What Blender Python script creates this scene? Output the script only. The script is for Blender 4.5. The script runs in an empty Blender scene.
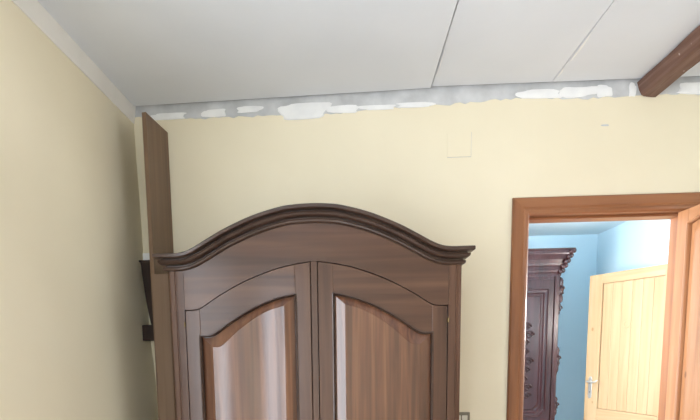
import bpy, bmesh, math, random
from mathutils import Vector, Matrix

random.seed(7)
SC = bpy.context.scene
COL = SC.collection

# ------------------------------------------------------------------ camera
cam_data = bpy.data.cameras.new('camera')
cam = bpy.data.objects.new('camera', cam_data)
COL.objects.link(cam)
cam_data.sensor_width = 36.0
cam_data.lens = 25.711
cam_data.shift_x = 0.0364
cam_data.shift_y = 0.2752
cam_data.clip_start = 0.02
_r = Vector((0.99848354, 0.05285834, -0.01538263))
_u = Vector((0.00910902, 0.11693966, 0.99309725))
_w = Vector((-0.05429231, 0.99173137, -0.11628084))
cam.matrix_world = Matrix(((_r.x, _u.x, -_w.x, 0.0), (_r.y, _u.y, -_w.y, 0.0),
                           (_r.z, _u.z, -_w.z, 1.36), (0, 0, 0, 1)))
SC.camera = cam

# ------------------------------------------------------------------ world, added daylight lamps, exposure
world = bpy.data.worlds.new('world')
SC.world = world
world.use_nodes = True
bg = world.node_tree.nodes['Background']
bg.inputs[0].default_value = (0.62, 0.78, 1.0, 1)
bg.inputs[1].default_value = 1.2

SC.view_settings.view_transform = 'Standard'
SC.view_settings.look = 'None'
SC.view_settings.gamma = 1.0
SC.view_settings.use_curve_mapping = False
SC.view_settings.exposure = 0.17

def added_window_lamp(name, loc, direction, sx, sy, power, color):
    l = bpy.data.lights.new(name, 'AREA')
    l.shape = 'RECTANGLE'; l.size = sx; l.size_y = sy
    l.energy = power; l.color = color
    o = bpy.data.objects.new(name, l); COL.objects.link(o)
    o.location = loc
    o.rotation_euler = Vector(direction).to_track_quat('-Z', 'Z').to_euler()
    return o

# area lamps standing in for daylight behind the added, unseen windows
added_window_lamp('added_lamp_rear_window', (-0.86, -1.74, 1.20), (0, 1, 0), 0.46, 2.06, 28, (0.74, 0.88, 1.0))  # added for the bluish reflection in the left wardrobe panel
added_window_lamp('added_lamp_right_window', (2.87, 0.40, 1.55), (-1, 0, 0), 1.16, 1.46, 26, (0.90, 0.95, 1.0))  # added to lift the left wall
added_window_lamp('added_lamp_side_window', (-1.42, -0.25, 1.20), (1, 0, 0), 2.46, 2.06, 145, (0.90, 0.95, 1.0))  # main lamp, placed to suit the wardrobe reflections
added_window_lamp('added_lamp_blue_room', (-0.10, 3.75, 1.60), (1, 0, 0), 1.26, 1.46, 118, (1.0, 0.98, 0.96))  # added to light the blue room from its left
added_window_lamp('added_lamp_blue_room_side', (2.83, 3.19, 1.60), (-1, 0, 0), 0.36, 1.46, 115, (0.97, 0.98, 1.0))  # added to brighten the back corner of the blue room

# ------------------------------------------------------------------ materials
def new_mat(name):
    m = bpy.data.materials.new(name); m.use_nodes = True
    nt = m.node_tree
    return m, nt, nt.nodes['Principled BSDF']

def N(nt, t, **kw):
    n = nt.nodes.new(t)
    for k, v in kw.items(): setattr(n, k, v)
    return n

def coords(nt, scale, rnd=True):
    tc = N(nt, 'ShaderNodeTexCoord')
    mp = N(nt, 'ShaderNodeMapping')
    mp.inputs['Scale'].default_value = scale
    nt.links.new(tc.outputs['Object'], mp.inputs['Vector'])
    if rnd:
        oi = N(nt, 'ShaderNodeObjectInfo')
        mu = N(nt, 'ShaderNodeMath', operation='MULTIPLY'); mu.inputs[1].default_value = 37.0
        nt.links.new(oi.outputs['Random'], mu.inputs[0])
        nt.links.new(mu.outputs[0], mp.inputs['Location'])
    return mp

def ramp(nt, stops):
    r = N(nt, 'ShaderNodeValToRGB')
    el = r.color_ramp.elements
    while len(el) < len(stops): el.new(0.5)
    for e, (p, c) in zip(el, stops):
        e.position = p; e.color = (*c, 1)
    return r

def wood(name, dark, mid, light, grain='z', rough=0.35, coat=0.0, freq=26.0, knots=None, bump=0.08, coat_rough=0.15):
    m, nt, b = new_mat(name)
    s = {'x': (1.1, freq, freq), 'y': (freq, 1.1, freq), 'z': (freq, freq, 1.1)}[grain]
    mp = coords(nt, s)
    n1 = N(nt, 'ShaderNodeTexNoise'); n1.inputs['Scale'].default_value = 1.0
    n1.inputs['Detail'].default_value = 6; n1.inputs['Distortion'].default_value = 0.7
    nt.links.new(mp.outputs[0], n1.inputs['Vector'])
    mp2 = coords(nt, tuple(v * 0.16 + 0.25 for v in s))
    n2 = N(nt, 'ShaderNodeTexNoise'); n2.inputs['Scale'].default_value = 1.0
    n2.inputs['Detail'].default_value = 3; n2.inputs['Distortion'].default_value = 1.4
    nt.links.new(mp2.outputs[0], n2.inputs['Vector'])
    mx = N(nt, 'ShaderNodeMath', operation='MULTIPLY_ADD')
    nt.links.new(n1.outputs['Fac'], mx.inputs[0]); mx.inputs[1].default_value = 0.6
    h = N(nt, 'ShaderNodeMath', operation='MULTIPLY'); h.inputs[1].default_value = 0.4
    nt.links.new(n2.outputs['Fac'], h.inputs[0]); nt.links.new(h.outputs[0], mx.inputs[2])
    r = ramp(nt, [(0.33, dark), (0.5, mid), (0.66, light)])
    nt.links.new(mx.outputs[0], r.inputs[0])
    col = r.outputs[0]
    if knots:
        mp3 = coords(nt, (1, 1, 0.7))
        v = N(nt, 'ShaderNodeTexVoronoi'); v.inputs['Scale'].default_value = knots[0]
        nt.links.new(mp3.outputs[0], v.inputs['Vector'])
        kr = ramp(nt, [(0.05, (1, 1, 1)), (0.085, (0, 0, 0))])
        nt.links.new(v.outputs['Distance'], kr.inputs[0])
        mixn = N(nt, 'ShaderNodeMix', data_type='RGBA')
        nt.links.new(kr.outputs[0], mixn.inputs[0])
        nt.links.new(col, mixn.inputs[6]); mixn.inputs[7].default_value = (*knots[1], 1)
        col = mixn.outputs[2]
    nt.links.new(col, b.inputs['Base Color'])
    b.inputs['Roughness'].default_value = rough
    b.inputs['Coat Weight'].default_value = coat
    b.inputs['Specular IOR Level'].default_value = 0.25 if coat >= 0.3 else 0.5
    b.inputs['Coat Roughness'].default_value = coat_rough
    if bump:
        bp = N(nt, 'ShaderNodeBump'); bp.inputs['Strength'].default_value = bump
        bp.inputs['Distance'].default_value = 0.004
        nt.links.new(mx.outputs[0], bp.inputs['Height'])
        nt.links.new(bp.outputs[0], b.inputs['Normal'])
    return m

def paint(name, c1, c2, scale=1.6, rough=0.8, bump=0.15, bscale=45.0):
    m, nt, b = new_mat(name)
    mp = coords(nt, (scale, scale, scale), rnd=False)
    n = N(nt, 'ShaderNodeTexNoise'); n.inputs['Scale'].default_value = 1.0
    n.inputs['Detail'].default_value = 5
    nt.links.new(mp.outputs[0], n.inputs['Vector'])
    r = ramp(nt, [(0.35, c1), (0.65, c2)])
    nt.links.new(n.outputs['Fac'], r.inputs[0])
    nt.links.new(r.outputs[0], b.inputs['Base Color'])
    b.inputs['Roughness'].default_value = rough
    if bump:
        n2 = N(nt, 'ShaderNodeTexNoise'); n2.inputs['Scale'].default_value = bscale
        n2.inputs['Detail'].default_value = 4
        mp2 = coords(nt, (1, 1, 1), rnd=False)
        nt.links.new(mp2.outputs[0], n2.inputs['Vector'])
        bp = N(nt, 'ShaderNodeBump'); bp.inputs['Strength'].default_value = bump
        bp.inputs['Distance'].default_value = 0.003
        nt.links.new(n2.outputs['Fac'], bp.inputs['Height'])
        nt.links.new(bp.outputs[0], b.inputs['Normal'])
    return m

def plain(name, c, rough=0.5, metal=0.0):
    m, nt, b = new_mat(name)
    mp = coords(nt, (20, 20, 20))
    n = N(nt, 'ShaderNodeTexNoise'); n.inputs['Scale'].default_value = 1.0
    nt.links.new(mp.outputs[0], n.inputs['Vector'])
    r = ramp(nt, [(0.3, tuple(v * 0.9 for v in c)), (0.7, tuple(min(1, v * 1.08) for v in c))])
    nt.links.new(n.outputs['Fac'], r.inputs[0]); nt.links.new(r.outputs[0], b.inputs['Base Color'])
    b.inputs['Roughness'].default_value = rough; b.inputs['Metallic'].default_value = metal
    return m

def window_glass():
    m, nt, b = new_mat('window_glass')
    nt.nodes.remove(b)
    out = nt.nodes['Material Output']
    t = N(nt, 'ShaderNodeBsdfTransparent'); g = N(nt, 'ShaderNodeBsdfGlossy'); g.inputs['Roughness'].default_value = 0.02
    mx = N(nt, 'ShaderNodeMixShader'); mx.inputs[0].default_value = 0.06
    nt.links.new(t.outputs[0], mx.inputs[1]); nt.links.new(g.outputs[0], mx.inputs[2])
    nt.links.new(mx.outputs[0], out.inputs['Surface'])
    return m

M = {
 'cream': paint('cream_paint', (0.82, 0.742, 0.565), (0.86, 0.782, 0.605)),
 'ceil': paint('ceiling_paint', (0.715, 0.74, 0.795), (0.75, 0.775, 0.83), scale=2.2, bump=0.08),
 'void': plain('dark_cavity', (0.05, 0.05, 0.05), 0.9),
 'plaster': paint('bare_grey_plaster', (0.49, 0.495, 0.51), (0.66, 0.665, 0.68), scale=9, rough=0.9, bump=0.4, bscale=70),
 'filler': paint('white_filler', (0.83, 0.83, 0.84), (0.9, 0.9, 0.9), scale=12, rough=0.9, bump=0.3, bscale=60),
 'white': paint('white_trim_paint', (0.78, 0.76, 0.73), (0.83, 0.81, 0.78), scale=5, rough=0.6, bump=0.06),
 'blue': paint('pale_blue_paint', (0.61, 0.81, 0.93), (0.65, 0.84, 0.95), bump=0.08),
 'blueceil': paint('blue_room_ceiling', (0.70, 0.83, 0.88), (0.74, 0.86, 0.91), bump=0.05),
 'tile': paint('beige_floor', (0.50, 0.45, 0.40), (0.58, 0.53, 0.47), scale=4, rough=0.45, bump=0.1),
 'walnut': wood('walnut_upright', (0.048, 0.021, 0.012), (0.082, 0.038, 0.023), (0.115, 0.057, 0.035), 'z', 0.38, 0.35),
 'walnutx': wood('walnut_cross', (0.048, 0.021, 0.012), (0.082, 0.038, 0.023), (0.115, 0.057, 0.035), 'x', 0.38, 0.35),
 'walnutp': wood('walnut_panel', (0.048, 0.016, 0.007), (0.120, 0.046, 0.021), (0.195, 0.084, 0.042), 'z', 0.5, 1.0, freq=34, coat_rough=0.09, bump=0.03),
 'crown': wood('walnut_crown', (0.028, 0.014, 0.009), (0.048, 0.025, 0.017), (0.070, 0.038, 0.027), 'x', 0.36, 0.4),
 'dark': wood('dark_stain', (0.018, 0.010, 0.008), (0.030, 0.016, 0.012), (0.045, 0.025, 0.019), 'z', 0.4, 0.3),
 'plank': wood('plank_wood', (0.155, 0.093, 0.055), (0.185, 0.114, 0.069), (0.215, 0.136, 0.085), 'z', 0.55, 0.0, freq=30),
 'beam': wood('beam_wood', (0.085, 0.038, 0.026), (0.150, 0.070, 0.048), (0.27, 0.17, 0.14), 'y', 0.6, 0.1, freq=32, bump=0.8, knots=(16.0, (0.42, 0.33, 0.30))),
 'frame': wood('red_brown_frame', (0.20, 0.072, 0.026), (0.29, 0.112, 0.042), (0.37, 0.155, 0.065), 'z', 0.42, 0.2, freq=22),
 'framex': wood('red_brown_frame_cross', (0.20, 0.072, 0.026), (0.29, 0.112, 0.042), (0.37, 0.155, 0.065), 'x', 0.42, 0.2, freq=22),
 'leaf': wood('orange_brown_leaf', (0.33, 0.145, 0.062), (0.45, 0.215, 0.10), (0.56, 0.29, 0.15), 'z', 0.36, 0.4, freq=20, knots=(5.0, (0.22, 0.09, 0.04))),
 'leafy': wood('orange_brown_leaf_cross', (0.33, 0.145, 0.062), (0.45, 0.215, 0.10), (0.56, 0.29, 0.15), 'y', 0.36, 0.4, freq=20),
 'pine': wood('clear_pine', (0.50, 0.315, 0.165), (0.56, 0.37, 0.205), (0.61, 0.42, 0.245), 'z', 0.45, 0.1, freq=24, knots=(5.5, (0.42, 0.22, 0.09))),
 'pinex': wood('clear_pine_cross', (0.50, 0.315, 0.165), (0.56, 0.37, 0.205), (0.61, 0.42, 0.245), 'x', 0.45, 0.1, freq=24),
 'mahog': wood('dark_mahogany', (0.020, 0.006, 0.007), (0.040, 0.012, 0.013), (0.062, 0.020, 0.021), 'z', 0.30, 0.6),
 'brass': plain('aged_brass', (0.16, 0.11, 0.055), 0.45, 1.0),
 'steel': plain('worn_nickel', (0.62, 0.60, 0.57), 0.35, 0.6),
 'switch': plain('taupe_plastic', (0.21, 0.185, 0.14), 0.4),
 'switchw': plain('ivory_plastic', (0.72, 0.69, 0.60), 0.35),
 'glass': window_glass(),
}

# ------------------------------------------------------------------ helpers
def chain_loc(p):
    v = Vector((0, 0, 0))
    while p is not None:
        v += p.location; p = p.parent
    return v

def obj(name, V, F, mat, parent=None, local=False, bevel=0.0, smooth=False):
    me = bpy.data.meshes.new(name)
    off = Vector((0, 0, 0)) if (local or parent is None) else chain_loc(parent)
    me.from_pydata([tuple(Vector(v) - off) for v in V], [], F)
    bm = bmesh.new(); bm.from_mesh(me)
    bmesh.ops.recalc_face_normals(bm, faces=bm.faces)
    bm.to_mesh(me); bm.free()
    if smooth:
        for p in me.polygons: p.use_smooth = True
    me.materials.append(M[mat])
    o = bpy.data.objects.new(name, me); COL.objects.link(o)
    if parent is not None: o.parent = parent
    if bevel:
        b = o.modifiers.new('bevel', 'BEVEL'); b.width = bevel; b.segments = 2; b.limit_method = 'ANGLE'
        b.angle_limit = math.radians(40)
    return o

def tag(o, label, cat, kind=None, group=None):
    o['label'] = label; o['category'] = cat
    if kind: o['kind'] = kind
    if group: o['group'] = group
    return o

def empty(name, loc, rz=0.0):
    o = bpy.data.objects.new(name, None); COL.objects.link(o)
    o.empty_display_size = 0.1
    o.location = loc; o.rotation_euler = (0, 0, rz)
    return o

def box(x0, x1, y0, y1, z0, z1):
    V = [(x0, y0, z0), (x1, y0, z0), (x1, y1, z0), (x0, y1, z0), (x0, y0, z1), (x1, y0, z1), (x1, y1, z1), (x0, y1, z1)]
    F = [(0, 3, 2, 1), (4, 5, 6, 7), (0, 1, 5, 4), (1, 2, 6, 5), (2, 3, 7, 6), (3, 0, 4, 7)]
    return V, F

def merge(*parts):
    V, F = [], []
    for v, f in parts:
        n = len(V); V += list(v); F += [tuple(i + n for i in q) for q in f]
    return V, F

def prism(poly, y0, y1):
    """polygon in (x, z) extruded along y"""
    n = len(poly)
    V = [(x, y0, z) for x, z in poly] + [(x, y1, z) for x, z in poly]
    F = [tuple(range(n)), tuple(range(2 * n - 1, n - 1, -1))]
    F += [(i, (i + 1) % n, n + (i + 1) % n, n + i) for i in range(n)]
    return V, F

def strip(top, bot, y0, y1):
    """region between two (x, z) chains of equal length, thick from y0 to y1 (quads, no ngons)"""
    n = len(top)
    V = [(x, y0, z) for x, z in top] + [(x, y0, z) for x, z in bot] + [(x, y1, z) for x, z in top] + [(x, y1, z) for x, z in bot]
    F = []
    for i in range(n - 1):
        F += [(i, i + 1, n + i + 1, n + i), (2*n + i, 3*n + i, 3*n + i + 1, 2*n + i + 1),
              (i, 2*n + i, 2*n + i + 1, i + 1), (n + i, n + i + 1, 3*n + i + 1, 3*n + i)]
    F += [(0, n, 3*n, 2*n), (n - 1, 2*n + n - 1, 3*n + n - 1, n + n - 1)]
    return V, F

def loft(rings, closed=True, caps=True):
    m = len(rings[0]); V = [p for r in rings for p in r]; F = []
    for i in range(len(rings) - 1):
        for j in range(m if closed else m - 1):
            a, b = i * m + j, i * m + (j + 1) % m
            F.append((a, b, b + m, a + m))
    if caps:
        F.append(tuple(range(m))); F.append(tuple(range(len(V) - 1, len(V) - m - 1, -1)))
    return V, F

def tube(path, rad, seg=8):
    P = [Vector(p) for p in path]; rings = []
    if not isinstance(rad, (list, tuple)): rad = [rad] * len(P)
    for i, p in enumerate(P):
        t = (P[min(i + 1, len(P) - 1)] - P[max(i - 1, 0)]).normalized()
        a = Vector((0, 0, 1)) if abs(t.z) < 0.9 else Vector((1, 0, 0))
        u = t.cross(a).normalized(); w = t.cross(u)
        rings.append([tuple(p + (u * math.cos(k * 2 * math.pi / seg) + w * math.sin(k * 2 * math.pi / seg)) * rad[i]) for k in range(seg)])
    return loft(rings)

def ellipsoid(c, r, seg=8, rows=5):
    V = [(c[0], c[1], c[2] - r[2])]; F = []
    for i in range(1, rows):
        a = -math.pi / 2 + math.pi * i / rows
        for k in range(seg):
            b = 2 * math.pi * k / seg
            V.append((c[0] + r[0] * math.cos(a) * math.cos(b), c[1] + r[1] * math.cos(a) * math.sin(b), c[2] + r[2] * math.sin(a)))
    V.append((c[0], c[1], c[2] + r[2])); e = len(V) - 1
    for k in range(seg):
        F.append((0, 1 + (k + 1) % seg, 1 + k)); F.append((e, e - seg + k, e - seg + (k + 1) % seg))
    for i in range(rows - 2):
        for k in range(seg):
            a, b = 1 + i * seg + k, 1 + i * seg + (k + 1) % seg
            F.append((a, b, b + seg, a + seg))
    return V, F

def interp(tab, x):
    if x <= tab[0][0]: return tab[0][1]
    for i in range(len(tab) - 1):
        (x0, y0), (x1, y1) = tab[i], tab[i + 1]
        if x <= x1:
            # Catmull-Rom style smooth interpolation
            m0 = (tab[i + 1][1] - tab[i - 1][1]) / (tab[i + 1][0] - tab[i - 1][0]) if i > 0 else 0.0
            m1 = (tab[i + 2][1] - y0) / (tab[i + 2][0] - x0) if i + 2 < len(tab) else (y1 - y0) / (x1 - x0)
            h = x1 - x0; t = (x - x0) / h
            return ((2*t**3 - 3*t*t + 1) * y0 + (t**3 - 2*t*t + t) * h * m0 + (-2*t**3 + 3*t*t) * y1 + (t**3 - t*t) * h * m1)
    return tab[-1][1]

def blob(cx, cz, w, h, y, th, n=18, seed=0, rag=0.16):
    """flat irregular smear on a wall facing -y, rising to a low dome"""
    rnd = random.Random(seed)
    p1, p2, p3 = (rnd.uniform(0, 6.28) for _ in range(3))
    ring = []
    for k in range(n):
        a = 2 * math.pi * k / n
        c, q = math.cos(a), math.sin(a)
        f = 1 + rag * (0.6 * math.sin(2 * a + p1) + 0.6 * math.sin(3 * a + p2) + 0.4 * math.sin(5 * a + p3)) + rnd.uniform(-.03, .03)
        ring.append((abs(c) ** 0.6 * math.copysign(1, c) * w / 2 * f, abs(q) ** 0.6 * math.copysign(1, q) * h / 2 * f))
    rings = [[(cx + a, y, cz + b) for a, b in ring], [(cx + a * 0.93, y - th, cz + b * 0.93) for a, b in ring],
             [(cx + a * 0.4, y - th * 1.3, cz + b * 0.4) for a, b in ring]]
    return loft(rings)

# ------------------------------------------------------------------ the near room shell
YB, YR = 2.80, -1.60            # wall with the doorway, wall behind the camera
XL, XR = -1.163, 2.75
floor = tag(obj('floor', *box(-1.45, 2.95, -1.85, 5.95, -0.12, 0.0), 'tile'), 'beige floor running through both rooms', 'floor', 'structure')

# left wall: slightly out of plumb
def left_wall_x(z): return interp([(0.0, -1.085), (0.94, -1.106), (1.57, -1.143), (2.16, -1.153), (2.60, -1.163), (2.80, -1.165)], z)
def wall_left_chunk(y0, y1, z0, z1, n=8):
    zs = [z0 + (z1 - z0) * i / n for i in range(n + 1)]
    rings = [[(left_wall_x(z), y0, z), (left_wall_x(z), y1, z), (-1.40, y1, z), (-1.40, y0, z)] for z in zs]
    return loft(rings)
wl = obj('wall_left', *merge(wall_left_chunk(1.00, YB + 0.12, 0, 2.78), wall_left_chunk(-1.85, -1.50, 0, 2.78),
                             wall_left_chunk(-1.50, 1.00, 0, 0.15, 2), wall_left_chunk(-1.50, 1.00, 2.25, 2.78, 4)), 'cream')
tag(wl, 'cream painted plaster wall on the left, slightly out of plumb', 'wall', 'structure')

# back wall with the door opening (x 0.935..1.715, z < 2.03)
wb = obj('wall_back', *merge(box(-1.163, 0.93, YB, YB + 0.12, 0, 2.78), box(1.785, XR, YB, YB + 0.12, 0, 2.78),
                             box(0.93, 1.785, YB, YB + 0.12, 2.037, 2.78)), 'cream')
tag(wb, 'cream painted back wall behind the arched wardrobe', 'wall', 'structure')
wr = tag(obj('wall_right', *merge(box(XR, XR + 0.15, YR - 0.2, -0.20, 0, 2.78), box(XR, XR + 0.15, 1.00, YB + 0.12, 0, 2.78), box(XR, XR + 0.15, -0.20, 1.00, 0, 0.80), box(XR, XR + 0.15, -0.20, 1.00, 2.30, 2.78)), 'cream'), 'cream side wall to the right of the doorway', 'wall', 'structure')
wf = obj('wall_front', *merge(box(-1.40, -1.11, YR - 0.25, YR, 0, 2.78), box(-0.61, XR, YR - 0.25, YR, 0, 2.78),
                              box(-1.11, -0.61, YR - 0.25, YR, 0, 0.15), box(-1.11, -0.61, YR - 0.25, YR, 2.25, 2.78)), 'cream')
tag(wf, 'cream wall with an added window, opposite the wardrobe', 'wall', 'structure')

def window(name, label, c, w, h, axis):  # every window here is unseen, invented to suit light and reflections
    """casement: frame, mullion, two panes; axis 'y' = in a wall across y"""
    root = empty(name, c); tag(root, label, 'window', 'structure')
    def b(a0, a1, d0, d1, z0, z1):
        return box(a0, a1, d0, d1, z0, z1) if axis == 'y' else box(d0, d1, a0, a1, z0, z1)
    t = 0.055
    obj('window_frame', *merge(b(-w/2, -w/2 + t, -.03, .03, 0, h), b(w/2 - t, w/2, -.03, .03, 0, h),
                               b(-w/2 + t, w/2 - t, -.03, .03, 0, t), b(-w/2 + t, w/2 - t, -.03, .03, h - t, h)), 'white', root, True)
    obj('mullion', *b(-.035, .035, -.028, .028, t, h - t), 'white', root, True)
    for s in (-1, 1):
        a0, a1 = (-w/2 + t, -.035) if s < 0 else (.035, w/2 - t)
        obj('pane', *b(a0, a1, -.003, .003, t, h - t), 'glass', root, True)
    return root
window('added_window_1', 'added narrow tall white window, out of view in the wall opposite the wardrobe', (-0.86, -1.66, 0.15), 0.50, 2.10, 'y')  # unseen window, added so the left wardrobe panel reflects it
window('added_window_4', 'added white casement window, out of view in the right side wall', (2.82, 0.40, 0.80), 1.20, 1.50, 'x')  # unseen window, added as an opening for the right lamp
window('added_window_2', 'added wide white balcony window, out of view in the left wall', (-1.30, -0.25, 0.15), 2.50, 2.10, 'x')  # unseen window, invented to suit the side light and panel reflections

# ceiling: dark slab above three wide painted boards with open joints
ceil = tag(obj('ceiling', *box(-1.40, XR + 0.15, YR - 0.25, YB + 0.12, 2.69, 2.80), 'void'), 'grey white boarded ceiling with two open joints', 'ceiling', 'structure')
def ceiling_board(x0, x1, z00, z01, z10, z11, yb=2.772):
    """corner heights: x0 back, x1 back, x0 near, x1 near"""
    t = 0.016
    V = [(x0, yb, z00), (x1, yb, z01), (x1, YR, z11), (x0, YR, z10)]
    V += [(x, y, z + t) for x, y, z in V]
    F = [(0, 1, 2, 3), (7, 6, 5, 4), (0, 4, 5, 1), (1, 5, 6, 2), (2, 6, 7, 3), (3, 7, 4, 0)]
    return obj('ceiling_panel', V, F, 'ceil', ceil)
ceiling_board(-1.163, 0.4205, 2.634, 2.662, 2.640, 2.662)
ceiling_board(0.4265, 1.0300, 2.669, 2.667, 2.669, 2.667)
ceiling_board(1.0330, XR, 2.666, 2.662, 2.666, 2.662)
# lifted paint and filler along the joints
for (xa, ya, xb, yb_, w) in ((1.036, 2.36, 1.040, 2.58, 0.007), (1.035, 2.64, 1.037, 2.72, 0.006), (0.432, 2.45, 0.431, 2.66, 0.005)):
    z = 2.665 if xa > 1 else 2.668
    V = [(xa, ya, z), (xa + w * .3, ya, z), (xb + w, (ya + yb_) / 2, z), (xb + w * .5, yb_, z), (xb, yb_, z), (xa, (ya + yb_) / 2, z)]
    n = len(V); V += [(x, y, z - 0.003) for x, y, z in V]
    F = [tuple(range(n)), tuple(range(2*n - 1, n - 1, -1))] + [(i, (i+1) % n, n + (i+1) % n, n + i) for i in range(n)]
    obj('filler_smear', V, F, 'filler', ceil)

# bare plaster band under the ceiling, white filler dabs on it
rnd = random.Random(3)
xs = [-1.160 + i * (XR - 0.02 + 1.160) / 150 for i in range(151)]
bt = [(-1.16, 2.588), (-0.75, 2.572), (-0.42, 2.566), (0.0, 2.572), (0.30, 2.583), (0.42, 2.592), (0.9, 2.602), (1.46, 2.592), (1.78, 2.592), (2.75, 2.59)]
band_bot = [(x, interp(bt, x) + rnd.uniform(-.006, .006) + 0.005 * math.sin(x * 9)) for x in xs]
band_top = [(x, 2.688) for x in xs]
obj('plaster_band', *strip(band_top, band_bot, YB - 0.003, YB + 0.002), 'plaster', wb)
for i, (x0, x1, z0, z1) in enumerate([(-1.08, -0.865, 2.570, 2.603), (-0.78, -0.655, 2.572, 2.615), (-0.60, -0.46, 2.590, 2.622), (-0.375, -0.10, 2.548, 2.628),
                                      (-0.13, 0.06, 2.570, 2.606), (0.06, 0.24, 2.576, 2.602), (0.24, 0.45, 2.582, 2.606), (0.86, 1.10, 2.600, 2.642), (1.08, 1.27, 2.598, 2.652),
                                      (1.26, 1.345, 2.594, 2.650), (1.425, 1.462, 2.590, 2.655), (1.66, 1.95, 2.592, 2.650)]):
    obj('filler_patch', *blob((x0 + x1) / 2, (z0 + z1) / 2, x1 - x0, z1 - z0, YB - 0.002, 0.004, 26, 20 + i), 'filler', wb)
obj('scuff_mark', *blob(1.317, 2.458, 0.040, 0.008, YB, 0.002, 12, 5), 'plaster', wb)

# left cornice: plain splayed board between left wall and ceiling
prof = [(-1.163, 2.556), (-1.156, 2.556), (-1.144, 2.632), (-1.144, 2.650), (-1.163, 2.650)]
trim = obj('trim_1', *loft([[(x, y, z) for x, z in prof] for y in (YR, YB - 0.003)]), 'white', bevel=0.002)
tag(trim, 'white splayed cornice board between the left wall and ceiling', 'cornice', 'structure')

# ------------------------------------------------------------------ the blue room shell
FX, FY, FZ = 2.69, 5.76, 2.50
o = obj('wall_far_right', *merge(box(FX, FX + 0.12, YB + 0.12, 2.99, 0, FZ), box(FX, FX + 0.12, 2.99, 3.39, 0, 0.85), box(FX, FX + 0.12, 2.99, 3.39, 2.35, FZ), box(FX, FX + 0.12, 3.39, 3.46, 0, FZ), box(FX, FX + 0.12, 4.29, FY, 0, FZ), box(FX, FX + 0.12, 3.46, 4.29, 2.02, FZ)), 'blue')
tag(o, 'pale blue wall behind the open pine door', 'wall', 'structure')
o = tag(obj('wall_far_back', *box(0.0, FX + 0.12, FY, FY + 0.12, 0, FZ), 'blue'), 'pale blue wall behind the carved dark armoire', 'wall', 'structure')
o = obj('wall_far_left', *merge(box(-0.02, 0.10, YB + 0.12, 3.10, 0, FZ), box(-0.02, 0.10, 4.40, FY, 0, FZ),
                                box(-0.02, 0.10, 3.10, 4.40, 0, 0.85), box(-0.02, 0.10, 3.10, 4.40, 2.35, FZ)), 'blue')
tag(o, 'pale blue wall with an added window, left in the far room', 'wall', 'structure')
o = tag(obj('wall_far_front', *merge(box(0.10, 0.93, YB + 0.121, YB + 0.135, 0, FZ), box(1.785, FX, YB + 0.121, YB + 0.135, 0, FZ),
                                     box(0.93, 1.785, YB + 0.121, YB + 0.135, 2.037, FZ)), 'blue'), 'pale blue side of the wall around the doorway', 'wall', 'structure')
o = tag(obj('ceiling', *box(-0.02, FX + 0.12, YB + 0.121, FY + 0.12, FZ, FZ + 0.1), 'blueceil'), 'pale ceiling of the blue room beyond the doorway', 'ceiling', 'structure')
window('added_window_3', 'added unseen casement window to light the blue room', (0.04, 3.75, 0.85), 1.30, 1.50, 'x')  # unseen window, invented to brighten the right blue wall

window('added_window_5', 'added unseen narrow window beside the pine door frame', (FX + 0.06, 3.19, 0.85), 0.40, 1.50, 'x')  # unseen window, added to light the blue back wall and armoire

# ------------------------------------------------------------------ generic framed door leaf with arched panel
def arch_door(name, parent, W, z0, top_tab, pan_tab, u0, u1, bot_rail, th, place, mats, bevel_w=0.05, drop=0.045, hinge_z=None, panel_rise=0.013):
    """leaf in (u, d, z): u from the hinge side, d = 0 at the front going back; place maps to world"""
    ms, mr, mp_, md = mats
    zb = z0 + bot_rail
    zt0, zt1 = interp(top_tab, u0), interp(top_tab, u1)
    n = 28
    def P(V): return [place(*v) for v in V]
    # stiles with tops that follow the arch, and the bottom rail
    k = 6
    ua = [u0 * i / k for i in range(k + 1)]; ub = [u1 + (W - u1) * i / k for i in range(k + 1)]
    V1, F1 = strip([(u, interp(top_tab, u)) for u in ua], [(u, z0) for u in ua], 0, th)
    V2, F2 = strip([(u, interp(top_tab, u)) for u in ub], [(u, z0) for u in ub], 0, th)
    V3, F3 = box(u0, u1, 0, th, z0, zb)
    V, F = merge((V1, F1), (V2, F2), (V3, F3))
    leaf = obj(name, P(V), F, ms, parent, bevel=0.0015)
    us = [u0 + (u1 - u0) * i / n for i in range(n + 1)]
    V, F = strip([(u, interp(top_tab, u)) for u in us], [(u, interp(pan_tab, u)) for u in us], 0.0006, th)
    obj('top_rail', P(V), F, mr, leaf, bevel=0.0015)
    # raised panel: closed rings from the groove in to the flat field
    def ring(ins, dr, d):
        a, b = u0 + ins, u1 - ins
        pts = [(a, d, zb + ins), (b, d, zb + ins)]
        for i in range(n + 1):
            s = 1 - i / n
            pts.append((a + (b - a) * s, d, interp(pan_tab, u0 + (u1 - u0) * s) - dr))
        return pts
    V, F = loft([ring(0.0, 0.0, 0.030), ring(0.0, 0.0, 0.026), ring(0.0055, 0.0055, 0.026), ring(0.0065, 0.0065, 0.016), ring(bevel_w, drop, 0.016 - panel_rise),
                 ring(bevel_w + 0.002, drop + 0.002, 0.016 - panel_rise - 0.0015)])
    obj('panel', P(V), F, mp_, leaf)
    # thin moulding bead round the opening
    V, F = loft([ring(-0.007, -0.007, 0.004), ring(-0.007, -0.007, -0.0035), ring(-0.002, -0.002, -0.0045), ring(0.002, 0.002, 0.001), ring(0.003, 0.003, 0.017)], caps=False)
    obj('moulding', P(V), F, md, leaf)
    if hinge_z:
        for hz in hinge_z:
            V, F = tube([(-0.004, -0.004, hz - .011), (-0.004, -0.004, hz - .009), (-0.004, -0.004, hz + .009), (-0.004, -0.004, hz + .011)], [.002, .0045, .0045, .002])
            obj('hinge', P(V), F, 'brass', leaf)
    return leaf

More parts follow.
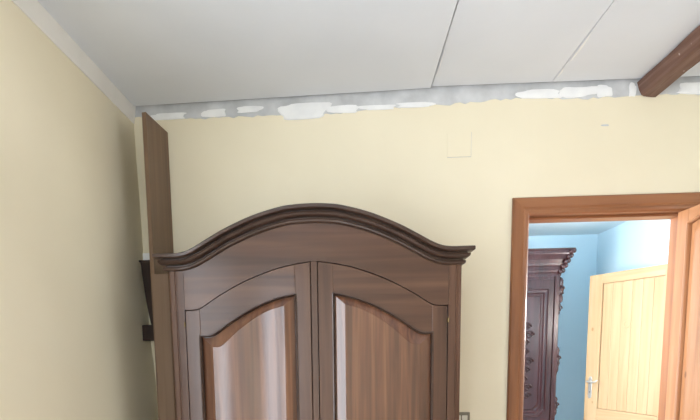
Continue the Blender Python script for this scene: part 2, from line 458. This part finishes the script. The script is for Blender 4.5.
# ------------------------------------------------------------------ arched wardrobe
WC = -0.165; HW = 0.640; WF = 2.225; WBK = 2.775
wd = empty('wardrobe', (WC, (WF + WBK) / 2, 0))
tag(wd, 'large dark walnut wardrobe with arched crown and two raised panel doors', 'wardrobe')
bot_tab = [(0, 1.880), (0.06, 1.878), (0.12, 1.871), (0.237, 1.839), (0.355, 1.790), (0.43, 1.750), (0.49, 1.717), (0.535, 1.699), (0.58, 1.692), (0.64, 1.692)]
def zbot(x): return interp(bot_tab, abs(x - WC))
for s in (-1, 1):
    xa = WC + s * HW
    obj('side_panel', *box(min(xa, xa - s * .022), max(xa, xa - s * .022), WF, WBK, 0.10, 1.70), 'walnut', wd, bevel=0.002)
    # corner post with a shallow chamfered arris and a vertical groove
    a, b = WC + s * (0.570 if s < 0 else 0.584), WC + s * 0.640
    pr = [(a, WF), (a, WF - .014), (a + s * .030, WF - .014), (a + s * .033, WF - .010), (a + s * .037, WF - .010),
          (a + s * .040, WF - .014), (b - s * .012, WF - .014), (b, WF - .004), (b, WF + .03), (a, WF + .03)]
    V, F = loft([[(x, y, z) for x, y in pr] for z in (0.10, 1.694)])
    obj('corner_post', V, F, 'walnut', wd)
obj('back_panel', *box(WC - HW + .022, WC + HW - .022, WBK - .012, WBK, 0.10, 1.70), 'walnut', wd)
obj('top_board', *box(WC - HW + .022, WC + HW - .022, WF + .03, WBK - .012, 1.675, 1.697), 'walnutx', wd)
obj('bottom_board', *box(WC - HW + .022, WC + HW - .022, WF + .03, WBK - .012, 0.10, 0.13), 'walnutx', wd)
obj('plinth', *box(WC - HW - .012, WC + HW + .012, WF - .03, WBK, 0.0, 0.10), 'walnutx', wd, bevel=0.006)
top_tab = [(0, 1.516), (0.03, 1.516), (0.055, 1.519), (0.08, 1.530), (0.115, 1.553), (0.165, 1.583), (0.26, 1.632), (0.385, 1.679), (0.48, 1.702), (0.56, 1.713)]
DW = 0.556
GAP = 0.0042
def frieze_bottom(x):
    u = (x - (WC - 0.566)) if x < WC + 0.007 else (WC + 0.580 - x)
    return interp(top_tab, max(0.0, min(u, DW))) + GAP
xs = [WC - 0.5698 + (0.5698 + 0.5838) * i / 90 for i in range(91)]
obj('frieze', *strip([(x, zbot(x) + .03) for x in xs], [(x, frieze_bottom(x)) for x in xs], WF - .012, WF + .030), 'walnutx', wd)
obj('mullion', *box(WC - .010 + GAP, WC + .024 - GAP, WF - .0125, WF + .030, 0.13, 1.7155), 'walnut', wd)
# crown: profile swept over the arch, mitred round both ends
cp = [(0.0, -0.004), (0.010, -0.003), (0.016, 0.001), (0.018, 0.007), (0.015, 0.012), (0.004, 0.0135), (0.004, 0.0195), (0.026, 0.0215), (0.034, 0.026), (0.039, 0.033),
      (0.037, 0.0375), (0.024, 0.0395), (0.024, 0.0445), (0.052, 0.0455), (0.058, 0.049), (0.058, 0.061), (0.054, 0.064), (0.0, 0.067)]
n = 72
rings = []
for i in range(n + 1):
    x = WC - HW + 2 * HW * i / n
    e = 1e-3
    sl = (zbot(min(x + e, WC + HW)) - zbot(max(x - e, WC - HW))) / (2 * e) if 0 < i < n else 0.0
    nx, nz = -sl / math.hypot(1, sl), 1 / math.hypot(1, sl)
    ring = []
    for o_, h in cp:
        ex = -o_ * .72 if i == 0 else (o_ * .72 if i == n else 0.0)
        ring.append((x + nx * h * 0.6 + ex, WF - o_ - 0.012, zbot(x) + h * (0.4 + 0.6 * nz) if 0 < i < n else zbot(x) + h))
    rings.append(ring)
left_ret = [(WC - HW - o_ * .72, WBK, zbot(WC - HW) + h) for o_, h in cp]
right_ret = [(WC + HW + o_ * .72, WBK, zbot(WC + HW) + h) for o_, h in cp]
V, F = loft([left_ret] + rings + [right_ret], closed=False, caps=False)
nn = len(cp)
m_ = len(rings) + 2
# back face of the arch so that the crown is solid from behind
for i in range(1, m_ - 2):
    F.append((i * nn, i * nn + nn - 1, (i + 1) * nn + nn - 1, (i + 1) * nn))
crown = obj('crown_moulding', V, F, 'crown', wd)
# roof of the arch, going back to the wall side
rb = []
for i in range(n + 1):
    x = WC - HW + 2 * HW * i / n
    rb.append((x, zbot(x) + 0.0655))
obj('arched_hood', *strip(rb, [(x, 1.698) for x, z in rb], WF + .0305, WF + .05), 'walnutx', wd)
pan_tab = [(0.064, 1.401), (0.098, 1.401), (0.12, 1.407), (0.15, 1.426), (0.21, 1.467), (0.31, 1.521), (0.405, 1.558), (0.50, 1.578)]
arch_door('door', wd, DW, 0.125, top_tab, pan_tab, 0.064, 0.490, 0.11, 0.020,
          lambda u, d, z: (WC - 0.566 + u, WF - .017 + d, z), ('walnut', 'walnutx', 'walnutp', 'crown'), hinge_z=(1.455, 0.30))
arch_door('door', wd, DW, 0.125, top_tab, pan_tab, 0.064, 0.490, 0.11, 0.020,
          lambda u, d, z: (WC + 0.580 - u, WF - .017 + d, z), ('walnut', 'walnutx', 'walnutp', 'crown'), hinge_z=(1.455, 0.30))

# ------------------------------------------------------------------ tall plank in the corner, bracket, block
pk = obj('plank', [(-0.998, 2.505, 0), (-0.976, 2.500, 0), (-0.976, 2.797, 0), (-0.998, 2.797, 0),
                   (-0.998, 2.505, 2.482), (-0.976, 2.500, 2.482), (-0.976, 2.797, 2.505), (-0.998, 2.797, 2.505)],
         [(0, 3, 2, 1), (4, 5, 6, 7), (0, 1, 5, 4), (1, 2, 6, 5), (2, 3, 7, 6), (3, 0, 4, 7)], 'plank', bevel=0.0015)
tag(pk, 'tall brown plank standing upright between the left corner and the wardrobe', 'plank')

bt_ = obj('batten', *box(-0.974, -0.893, 2.462, 2.482, 0.0, 1.715), 'plank', bevel=0.0015)  # board added to give the lit strip below the crown
tag(bt_, 'flat brown batten added for the lit strip left of the wardrobe', 'batten')

bk = empty('wall_bracket', (-1.09, 2.797, 1.38))
tag(bk, 'dark tapered wooden bracket on the wall behind the tall plank', 'bracket')
outer = [(-1.131, 1.819), (-1.126, 1.795), (-1.122, 1.74), (-1.116, 1.68), (-1.107, 1.60), (-1.097, 1.53), (-1.084, 1.46), (-1.070, 1.395)]
inner = [(-1.030, z) for x, z in outer]
obj('tapered_arm', *strip(outer, inner, 2.700, 2.797), 'dark', bk, bevel=0.002)
obj('lip', *box(-1.134, -1.028, 2.694, 2.797, 1.812, 1.822), 'dark', bk, bevel=0.002)
V, F = box(-1.131, -1.062, 2.680, 2.745, 1.392, 1.478)
obj('foot_block', V, F, 'dark', bk, bevel=0.004)
wbk = obj('bright_spot_block', *box(-1.119, -1.040, 2.715, 2.790, 1.8225, 1.862), 'filler', bevel=0.003)  # white block built in place of a lit spot above the bracket
tag(wbk, 'small white block standing in for a bright spot above the dark bracket', 'block')

# ------------------------------------------------------------------ ceiling beam, rough hewn
secs = []
NB = 46
rnd = random.Random(11)
poly = [(1.464, 2.657), (1.468, 2.640), (1.476, 2.620), (1.488, 2.598), (1.500, 2.589), (1.535, 2.586), (1.560, 2.585), (1.580, 2.606), (1.592, 2.640), (1.590, 2.657)]
for i in range(NB + 1):
    y = YB - 0.004 - i * (YB - YR - .008) / NB
    secs.append([(x + rnd.uniform(-.003, .003), y, z + (rnd.uniform(-.003, .003) if z < 2.65 else 0)) for x, z in poly])
bmo = obj('ceiling_beam', *loft(secs), 'beam')
tag(bmo, 'rough dark brown timber beam under the ceiling at the right', 'beam')

# ------------------------------------------------------------------ doorway to the blue room
d1 = empty('door_1', (1.325, 2.80, 0))
tag(d1, 'red brown wooden doorway frame with its leaf swung open', 'door', 'structure')
A0, A1, B0, B1 = 0.857, 0.945, 1.767, 1.855     # outer / inner edges of the architrave
ap = [(0.0, 0.0), (0.0, -0.016), (0.006, -0.022), (0.050, -0.022), (0.056, -0.018), (0.062, -0.018), (0.068, -0.022), (0.080, -0.020), (0.088, -0.010), (0.088, 0.0)]
ZT = 2.108
def arch_side(xo, s):
    return loft([[(xo + s * a, YB + y, 0.0) for a, y in ap], [(xo + s * a, YB + y, ZT - a) for a, y in ap]])
obj('architrave', *arch_side(A0, 1), 'frame', d1)
obj('architrave', *arch_side(B1, -1), 'frame', d1)
obj('architrave', *loft([[(A0 + a, YB + y, ZT - a) for a, y in ap], [(B1 - a, YB + y, ZT - a) for a, y in ap]]), 'framex', d1)
# lining with a stop
obj('jamb', *merge(box(0.931, 0.946, YB, YB + .134, 0, 2.036), box(0.9461, 0.953, YB + .045, YB + .134, 0, 2.020)), 'frame', d1, bevel=0.002)
obj('jamb', *merge(box(1.765, 1.784, YB, YB + .134, 0, 2.036), box(1.752, 1.7649, YB + .045, YB + .134, 0, 2.020)), 'frame', d1, bevel=0.002)
obj('head', *merge(box(0.9461, 1.7649, YB, YB + .134, 2.021, 2.036), box(0.9535, 1.7515, YB + .045, YB + .134, 2.008, 2.0209)), 'framex', d1, bevel=0.002)
LW = 0.72
leaf_top = [(0, 2.006), (LW, 2.006)]
leaf_pan = [(0.085, 1.935), (0.13, 1.944), (0.20, 1.958), (0.30, 1.966), (0.40, 1.966), (0.50, 1.958), (0.56, 1.944), (0.63, 1.935)]
arch_door('door_leaf', d1, LW, 0.012, leaf_top, leaf_pan, 0.085, LW - 0.085, 0.16, 0.038,
          lambda u, d, z: (1.692 + d, 2.772 - u, z), ('leaf', 'leafy', 'leaf', 'leaf'), bevel_w=0.055, drop=0.05, panel_rise=0.014)

# ------------------------------------------------------------------ painted-over cover plate, switch
cv = obj('cover_plate', *box(0.514, 0.637, YB - 0.0035, YB - 0.0002, 2.328, 2.450), 'cream', bevel=0.001)
tag(cv, 'square painted-over cover plate on the cream wall above the wardrobe', 'cover plate')
obj('rim', *merge(box(0.6371, 0.6388, YB - .0012, YB + .002, 2.3262, 2.4500), box(0.5141, 0.6371, YB - .0012, YB + .002, 2.3262, 2.3279)), 'plaster', cv)
sw = empty('light_switch', (0.598, YB, 0.89))
tag(sw, 'taupe plastic switch plate with ivory rocker beside the wardrobe', 'switch')
obj('plate', *box(0.540, 0.656, YB - .010, YB - .0002, 0.888, 0.972), 'switch', sw, bevel=0.004)
for a in (0.575, 0.612):
    obj('rocker', *box(a, a + .030, YB - .014, YB - .0101, 0.905, 0.955), 'switchw', sw, bevel=0.002)

# ------------------------------------------------------------------ pine plank door in the blue room
Lp = Vector((2.332, 5.117)); tdir = Vector((0.3918, -0.9200))
PW = 0.90
ang = math.atan2(-tdir.y, -tdir.x)               # local +x runs from the hinge to the handle edge
hp = Lp + tdir * PW
d2 = empty('door_2', (hp.x, hp.y, 0), ang)
tag(d2, 'pale pine door of vertical planks standing open in the blue room', 'door', 'structure')
# local: x = PW - s, visible face is local y < 0 or > 0 ; decide by geometry: face looks back to the doorway
def PB(s0, s1, d0, d1_, z0, z1): return box(PW - s1, PW - s0, d0, d1_, z0, z1)
sg = 1.0
lx = Vector((math.cos(ang), math.sin(ang))); ly = Vector((-lx.y, lx.x))
sg = 1.0 if ly.dot(-Lp) > 0 else -1.0            # + if local y faces the viewer's room
def PF(s0, s1, f0, f1, z0, z1):
    a, b = sorted((sg * f0, sg * f1)); return PB(s0, s1, a, b, z0, z1)
obj('stile', *PF(0.0, 0.145, -0.040, 0.0, 0.01, 1.98), 'pine', d2, True, bevel=0.002)
obj('stile', *PF(0.757, PW, -0.040, 0.0, 0.01, 1.98), 'pine', d2, True, bevel=0.002)
for z0, z1 in ((1.89, 1.98), (0.585, 0.695), (0.01, 0.16)):
    obj('rail', *PF(0.1455, 0.7565, -0.040, 0.0, z0, z1), 'pinex', d2, True, bevel=0.002)
nb = 6
for (z0, z1) in ((0.697, 1.888), (0.162, 0.583)):
    for i in range(nb):
        a = 0.153 + i * (0.757 - 0.153) / nb
        b = 0.153 + (i + 1) * (0.757 - 0.153) / nb
        obj('plank', *PF(a + .0012, b - .0012, -0.028, -0.010, z0, z1), 'pine', d2, True, bevel=0.003)
    obj('backing', *PF(0.146, 0.756, -0.032, -0.0285, z0, z1), 'dark', d2, True)
# handle: long oval-ended plate and curved lever
def PT(s, f, z): return (PW - s, sg * f, z)
pl = []
for f in (0.0, 0.005):
    pl.append([PT(0.062 + 0.021 * math.cos(a) * (1 if True else 0), f, (0.975 if math.sin(a) >= 0 else 0.815) + 0.03 * math.sin(a)) for a in [2 * math.pi * (k + .5) / 16 for k in range(16)]])
hd = obj('handle', *loft(pl), 'steel', d2, True, bevel=0.001)
obj('lever', *tube([PT(.062, .004, .955), PT(.062, .045, .955), PT(.075, .055, .955), PT(.12, .057, .951), PT(.165, .057, .958), PT(.19, .055, .976)], [.011, .010, .010, .008, .008, .006]), 'steel', hd, True, smooth=True)
obj('keyhole', *tube([PT(.062, .0045, .85), PT(.062, .0062, .85)], .006), 'dark', hd, True)
# knot ring between two planks
V, F = [], []
rg = []
for k in range(12):
    a = 2 * math.pi * k / 12
    rg.append([PT(.418 + (.030 + dx) * math.cos(a), -.0095 + df, 1.499 + (.036 + dx) * math.sin(a)) for dx, df in ((-.006, 0), (-.006, .004), (.006, .004), (.006, 0))])
rg.append(rg[0])
obj('ring_mark', *loft(rg, caps=False), 'pinex', d2, True)
# frame of that door in the blue wall
d3 = empty('door_3', (FX, 3.875, 0))
tag(d3, 'pine door frame in the pale blue right wall', 'door frame', 'structure')
for y0, y1 in ((3.40, 3.47), (4.275, 4.285)):
    obj('jamb', *box(FX - .012, FX + .13, y0, y1, 0, 2.01), 'pine', d3)
obj('head', *box(FX - .012, FX + .13, 3.471, 4.2745, 1.99, 2.01), 'pinex', d3)
cw = tag(obj('wall_corridor', *box(FX + 0.95, FX + 1.05, 3.0, 5.0, 0, FZ), 'cream'), 'cream corridor wall seen past the pine door', 'wall', 'structure')

# ------------------------------------------------------------------ carved armoire in the blue room
AX0, AX1, AY0, AY1 = 0.70, 2.035, 5.10, 5.72
AC = (AX0 + AX1) / 2
ar = empty('armoire', (AC, (AY0 + AY1) / 2, 0))
tag(ar, 'dark carved mahogany armoire with heavy cornice against the blue wall', 'armoire')
obj('body', *box(AX0, AX1, AY0, AY1, 0.10, 2.00), 'mahog', ar, bevel=0.003)
obj('plinth', *box(AX0 - .04, AX1 + .04, AY0 - .04, AY1, 0.0, 0.10), 'mahog', ar, bevel=0.008)
# cornice: stepped profile mitred round three sides
kp = [(0.0, 1.985), (0.012, 1.985), (0.012, 2.015), (0.026, 2.02), (0.030, 2.04), (0.022, 2.045), (0.022, 2.075), (0.034, 2.085), (0.040, 2.105), (0.060, 2.14), (0.082, 2.165),
      (0.100, 2.185), (0.106, 2.195), (0.106, 2.22), (0.116, 2.224), (0.116, 2.240), (0.0, 2.240)]
rings = [[(AX0 - a, AY1, z) for a, z in kp], [(AX0 - a, AY0 - a * .55, z) for a, z in kp], [(AX1 + a, AY0 - a * .55, z) for a, z in kp], [(AX1 + a, AY1, z) for a, z in kp]]
V, F = loft(rings, closed=True, caps=True)
cor = obj('cornice', V, F, 'mahog', ar)
# carved leaf blocks under the cornice corner
def scroll(c, r, turns, yaw, amp, thick, n=22):
    pts = []
    for i in range(n):
        t = i / (n - 1); a = turns * 2 * math.pi * t; rr = r * (1 - 0.75 * t)
        pts.append((c[0] + rr * math.cos(a) * amp, c[1] - 0.006, c[2] + rr * math.sin(a)))
    return tube(pts, [thick * (1 - .4 * i / n) for i in range(n)], 6)
for s, xe in ((1, AX1), (-1, AX0)):
    for k in range(5):
        z = 2.215 - k * 0.045; o_ = 0.112 - k * 0.020
        obj('carved_leaf', *merge(ellipsoid((xe + s * (o_ - .01), AY0 - o_ * .5, z), (.026, .028, .026)), ellipsoid((xe + s * (o_ - .035), AY0 - o_ * .5 - .014, z - .012), (.020, .018, .022))), 'mahog', ar, smooth=True)
    # corner console with carved drops down the edge
    obj('pilaster', *merge(box(min(xe - s*.045, xe), max(xe - s*.045, xe), AY0 - .018, AY0, 0.10, 1.985)), 'mahog', ar, bevel=0.004)
    for za, zb_, w in ((1.975, 1.70, .055), (1.72, 1.60, .026), (1.30, 1.02, .036), (0.80, 0.60, .034)):
        hh = za - zb_
        pth = []
        for k in range(15):
            t = k / 14
            pth.append((xe + s * (w * (0.25 + 0.75 * math.sin(math.pi * (0.12 + 0.88 * t)) ** 2 * (1 - .35 * t)) - .014 + .006 * math.sin(t * 14)), AY0 + .010, za - hh * t))
        curl = [(xe + s * (w * .55 + .018 * math.cos(a) * (1 - a / 9)), AY0 - .008, za - hh * .42 + .030 * math.sin(a) * (1 - a / 9)) for a in [k * .5 for k in range(14)]]
        obj('carved_scroll', *merge(tube(pth, [.010 + .010 * abs(math.sin(k * .9)) for k in range(15)], 7), tube(curl, .007, 6)), 'mahog', ar, smooth=True)
        for k in range(3):
            t = .2 + .28 * k
            obj('carved_leaf', *ellipsoid((xe + s * (w * .5 - .012), AY0 - .012, za - hh * t), (w * .36, .014, hh * .15)), 'mahog', ar, smooth=True)
# two doors with bolection mouldings and chamfered lower corners
for s in (1, -1):
    def X(a): return AC + s * a                 # a = distance from the centre line
    x0, x1 = 0.008, 0.615
    dv = obj('door', *box(min(X(x0), X(x1)), max(X(x0), X(x1)), AY0 - .012, AY0 - .0002, 0.16, 1.955), 'mahog', ar, bevel=0.003)
    def oct_ring(ins, y):
        a0, a1, z0, z1 = 0.085 + ins, 0.565 - ins, 0.60 + ins, 1.865 - ins
        c = 0.055
        pts = [(a0 + c, z0), (a1 - c, z0), (a1, z0 + c), (a1, z1 - .0), (a0, z1), (a0, z0 + c)]
        return [(X(a), y, z) for a, z in pts]
    V, F = loft([oct_ring(-.004, AY0 - .012), oct_ring(-.002, AY0 - .030), oct_ring(.008, AY0 - .032), oct_ring(.014, AY0 - .020), oct_ring(.030, AY0 - .018),
                 oct_ring(.036, AY0 - .028), oct_ring(.044, AY0 - .028), oct_ring(.052, AY0 - .0125)], caps=False)
    obj('bolection_moulding', V, F, 'mahog', dv)
    V, F = loft([oct_ring(.066, AY0 - .0121), oct_ring(.080, AY0 - .020)])
    obj('panel', V, F, 'mahog', dv)
    # carved centre: chain of scrolls and leaves
    parts = []
    for k, z in enumerate([1.50, 1.42, 1.34, 1.25, 1.16, 1.07, 0.98, 0.90, 0.82]):
        for q in (-1, 1):
            wob = 0.075 + 0.030 * math.sin(k * 1.9)
            parts.append(scroll((X(0.29 + q * wob), AY0 - .024, z), 0.040, 1.4, q, 1.0, .010, 16))
        parts.append(ellipsoid((X(0.29), AY0 - .022, z), (.034, .014, .038)))
    obj('carving', *merge(*parts), 'mahog', dv, smooth=True)
    obj('lower_panel', *box(min(X(.10), X(.55)), max(X(.10), X(.55)), AY0 - .024, AY0 - .0121, 0.22, 0.52), 'mahog', dv, bevel=0.006)
